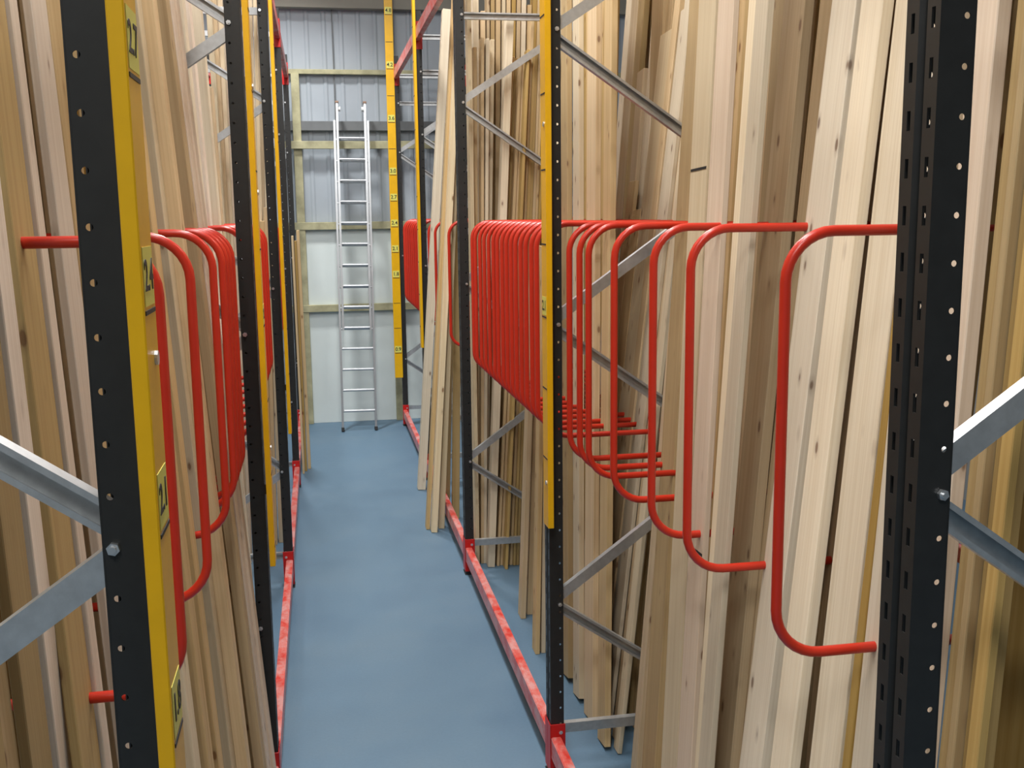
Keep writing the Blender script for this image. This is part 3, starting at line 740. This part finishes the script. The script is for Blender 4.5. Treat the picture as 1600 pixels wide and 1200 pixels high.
def board(bd):
    bay, rw, side, x, y, kx, ky, w_, th, top, tone, foot = bd
    s = 1 if side == 'R' else -1
    bm = bmesh.new()
    if ky == 'E':
        slope = V((kx, 0, 1)); L = (top - foot) * slope.length
        box(bm, -w_ / 2, w_ / 2, 0, th, 0, L, min(.0022, w_ * .12))
        Z = slope.normalized(); Y = V((0, 1, 0)); X = Y.cross(Z)
        o = to_obj('timber_board', bm, WOOD[tone])
        loc = V((x + kx * foot, y, foot + abs(kx) * w_ / 2))
    else:
        slope = V((s * kx if False else kx, ky, 1)); L = (top - foot) * slope.length
        x0, x1 = sorted((0, s * th))
        box(bm, x0, x1, -w_ / 2, w_ / 2, 0, L, .0022)
        Z = slope.normalized(); X = V((1, 0, 0)); X = (X - Z * X.dot(Z)).normalized(); Y = Z.cross(X)
        o = to_obj('timber_board', bm, WOOD[tone])
        loc = V((x + kx * foot, y, foot + abs(ky) * w_ / 2 + abs(kx) * th))
    o.matrix_world = Matrix.Translation(loc) @ Matrix((X, Y, Z)).transposed().to_4x4()
    return o
counts = {}
def order(b):
    # sort key along the row: by distance for boards laid face to the aisle, else outward from the aisle
    return (b[2], b[0], b[1], round(b[4]) if b[6] == 'E' and b[0] == 3 else b[4], abs(b[3]))
for bd in sorted(BOARDS, key=order):
    o = board(bd)
    key = (bd[2], bd[0], bd[1]); n = counts[key] = counts.get(key, 0) + 1
    sw = {'R': 'right', 'L': 'left'}[bd[2]]
    size = 'thin' if bd[7] < .045 else ('broad' if bd[7] > .12 else 'narrow')
    lab = '%s %s board, %s %s bay, %s, %s from the %s' % (size, TONE[bd[10]], ORD[bd[0] - 1], sw, ROWW[bd[1]], ORD[n - 1],
          'aisle' if bd[6] == 'E' and bd[0] == 3 else 'camera')
    tag(o, lab, 'board', 'boards in the %s %s bay, %s' % (ORD[bd[0] - 1], sw, ROWW[bd[1]]))

# thin dark ticks across some of the boards
def dark_tick(bay, side, tone_near_y, z):
    best = None
    for o in bpy.data.objects:
        if o.name.startswith('timber_board') and o.parent is None and side in o['label'].split() and ORD[bay - 1] + ' ' + side + ' bay' in o['label'] and 'front' in o['label']:
            d = abs(o.location.y - tone_near_y)
            if best is None or d < best[0]: best = (d, o)
    o = best[1]; s = 1 if side == 'right' else -1
    ys = [v.co.y for v in o.data.vertices]
    bm = bmesh.new(); a, b_ = sorted((-s * .0012, s * .001)); box(bm, a, b_, min(ys) + .004, max(ys) - .006, z - .004, z + .004)
    to_obj('dark_tick', bm, INK, o)
dark_tick(1, 'right', 3.186, 2.66)
dark_tick(1, 'right', 3.06, 1.45)
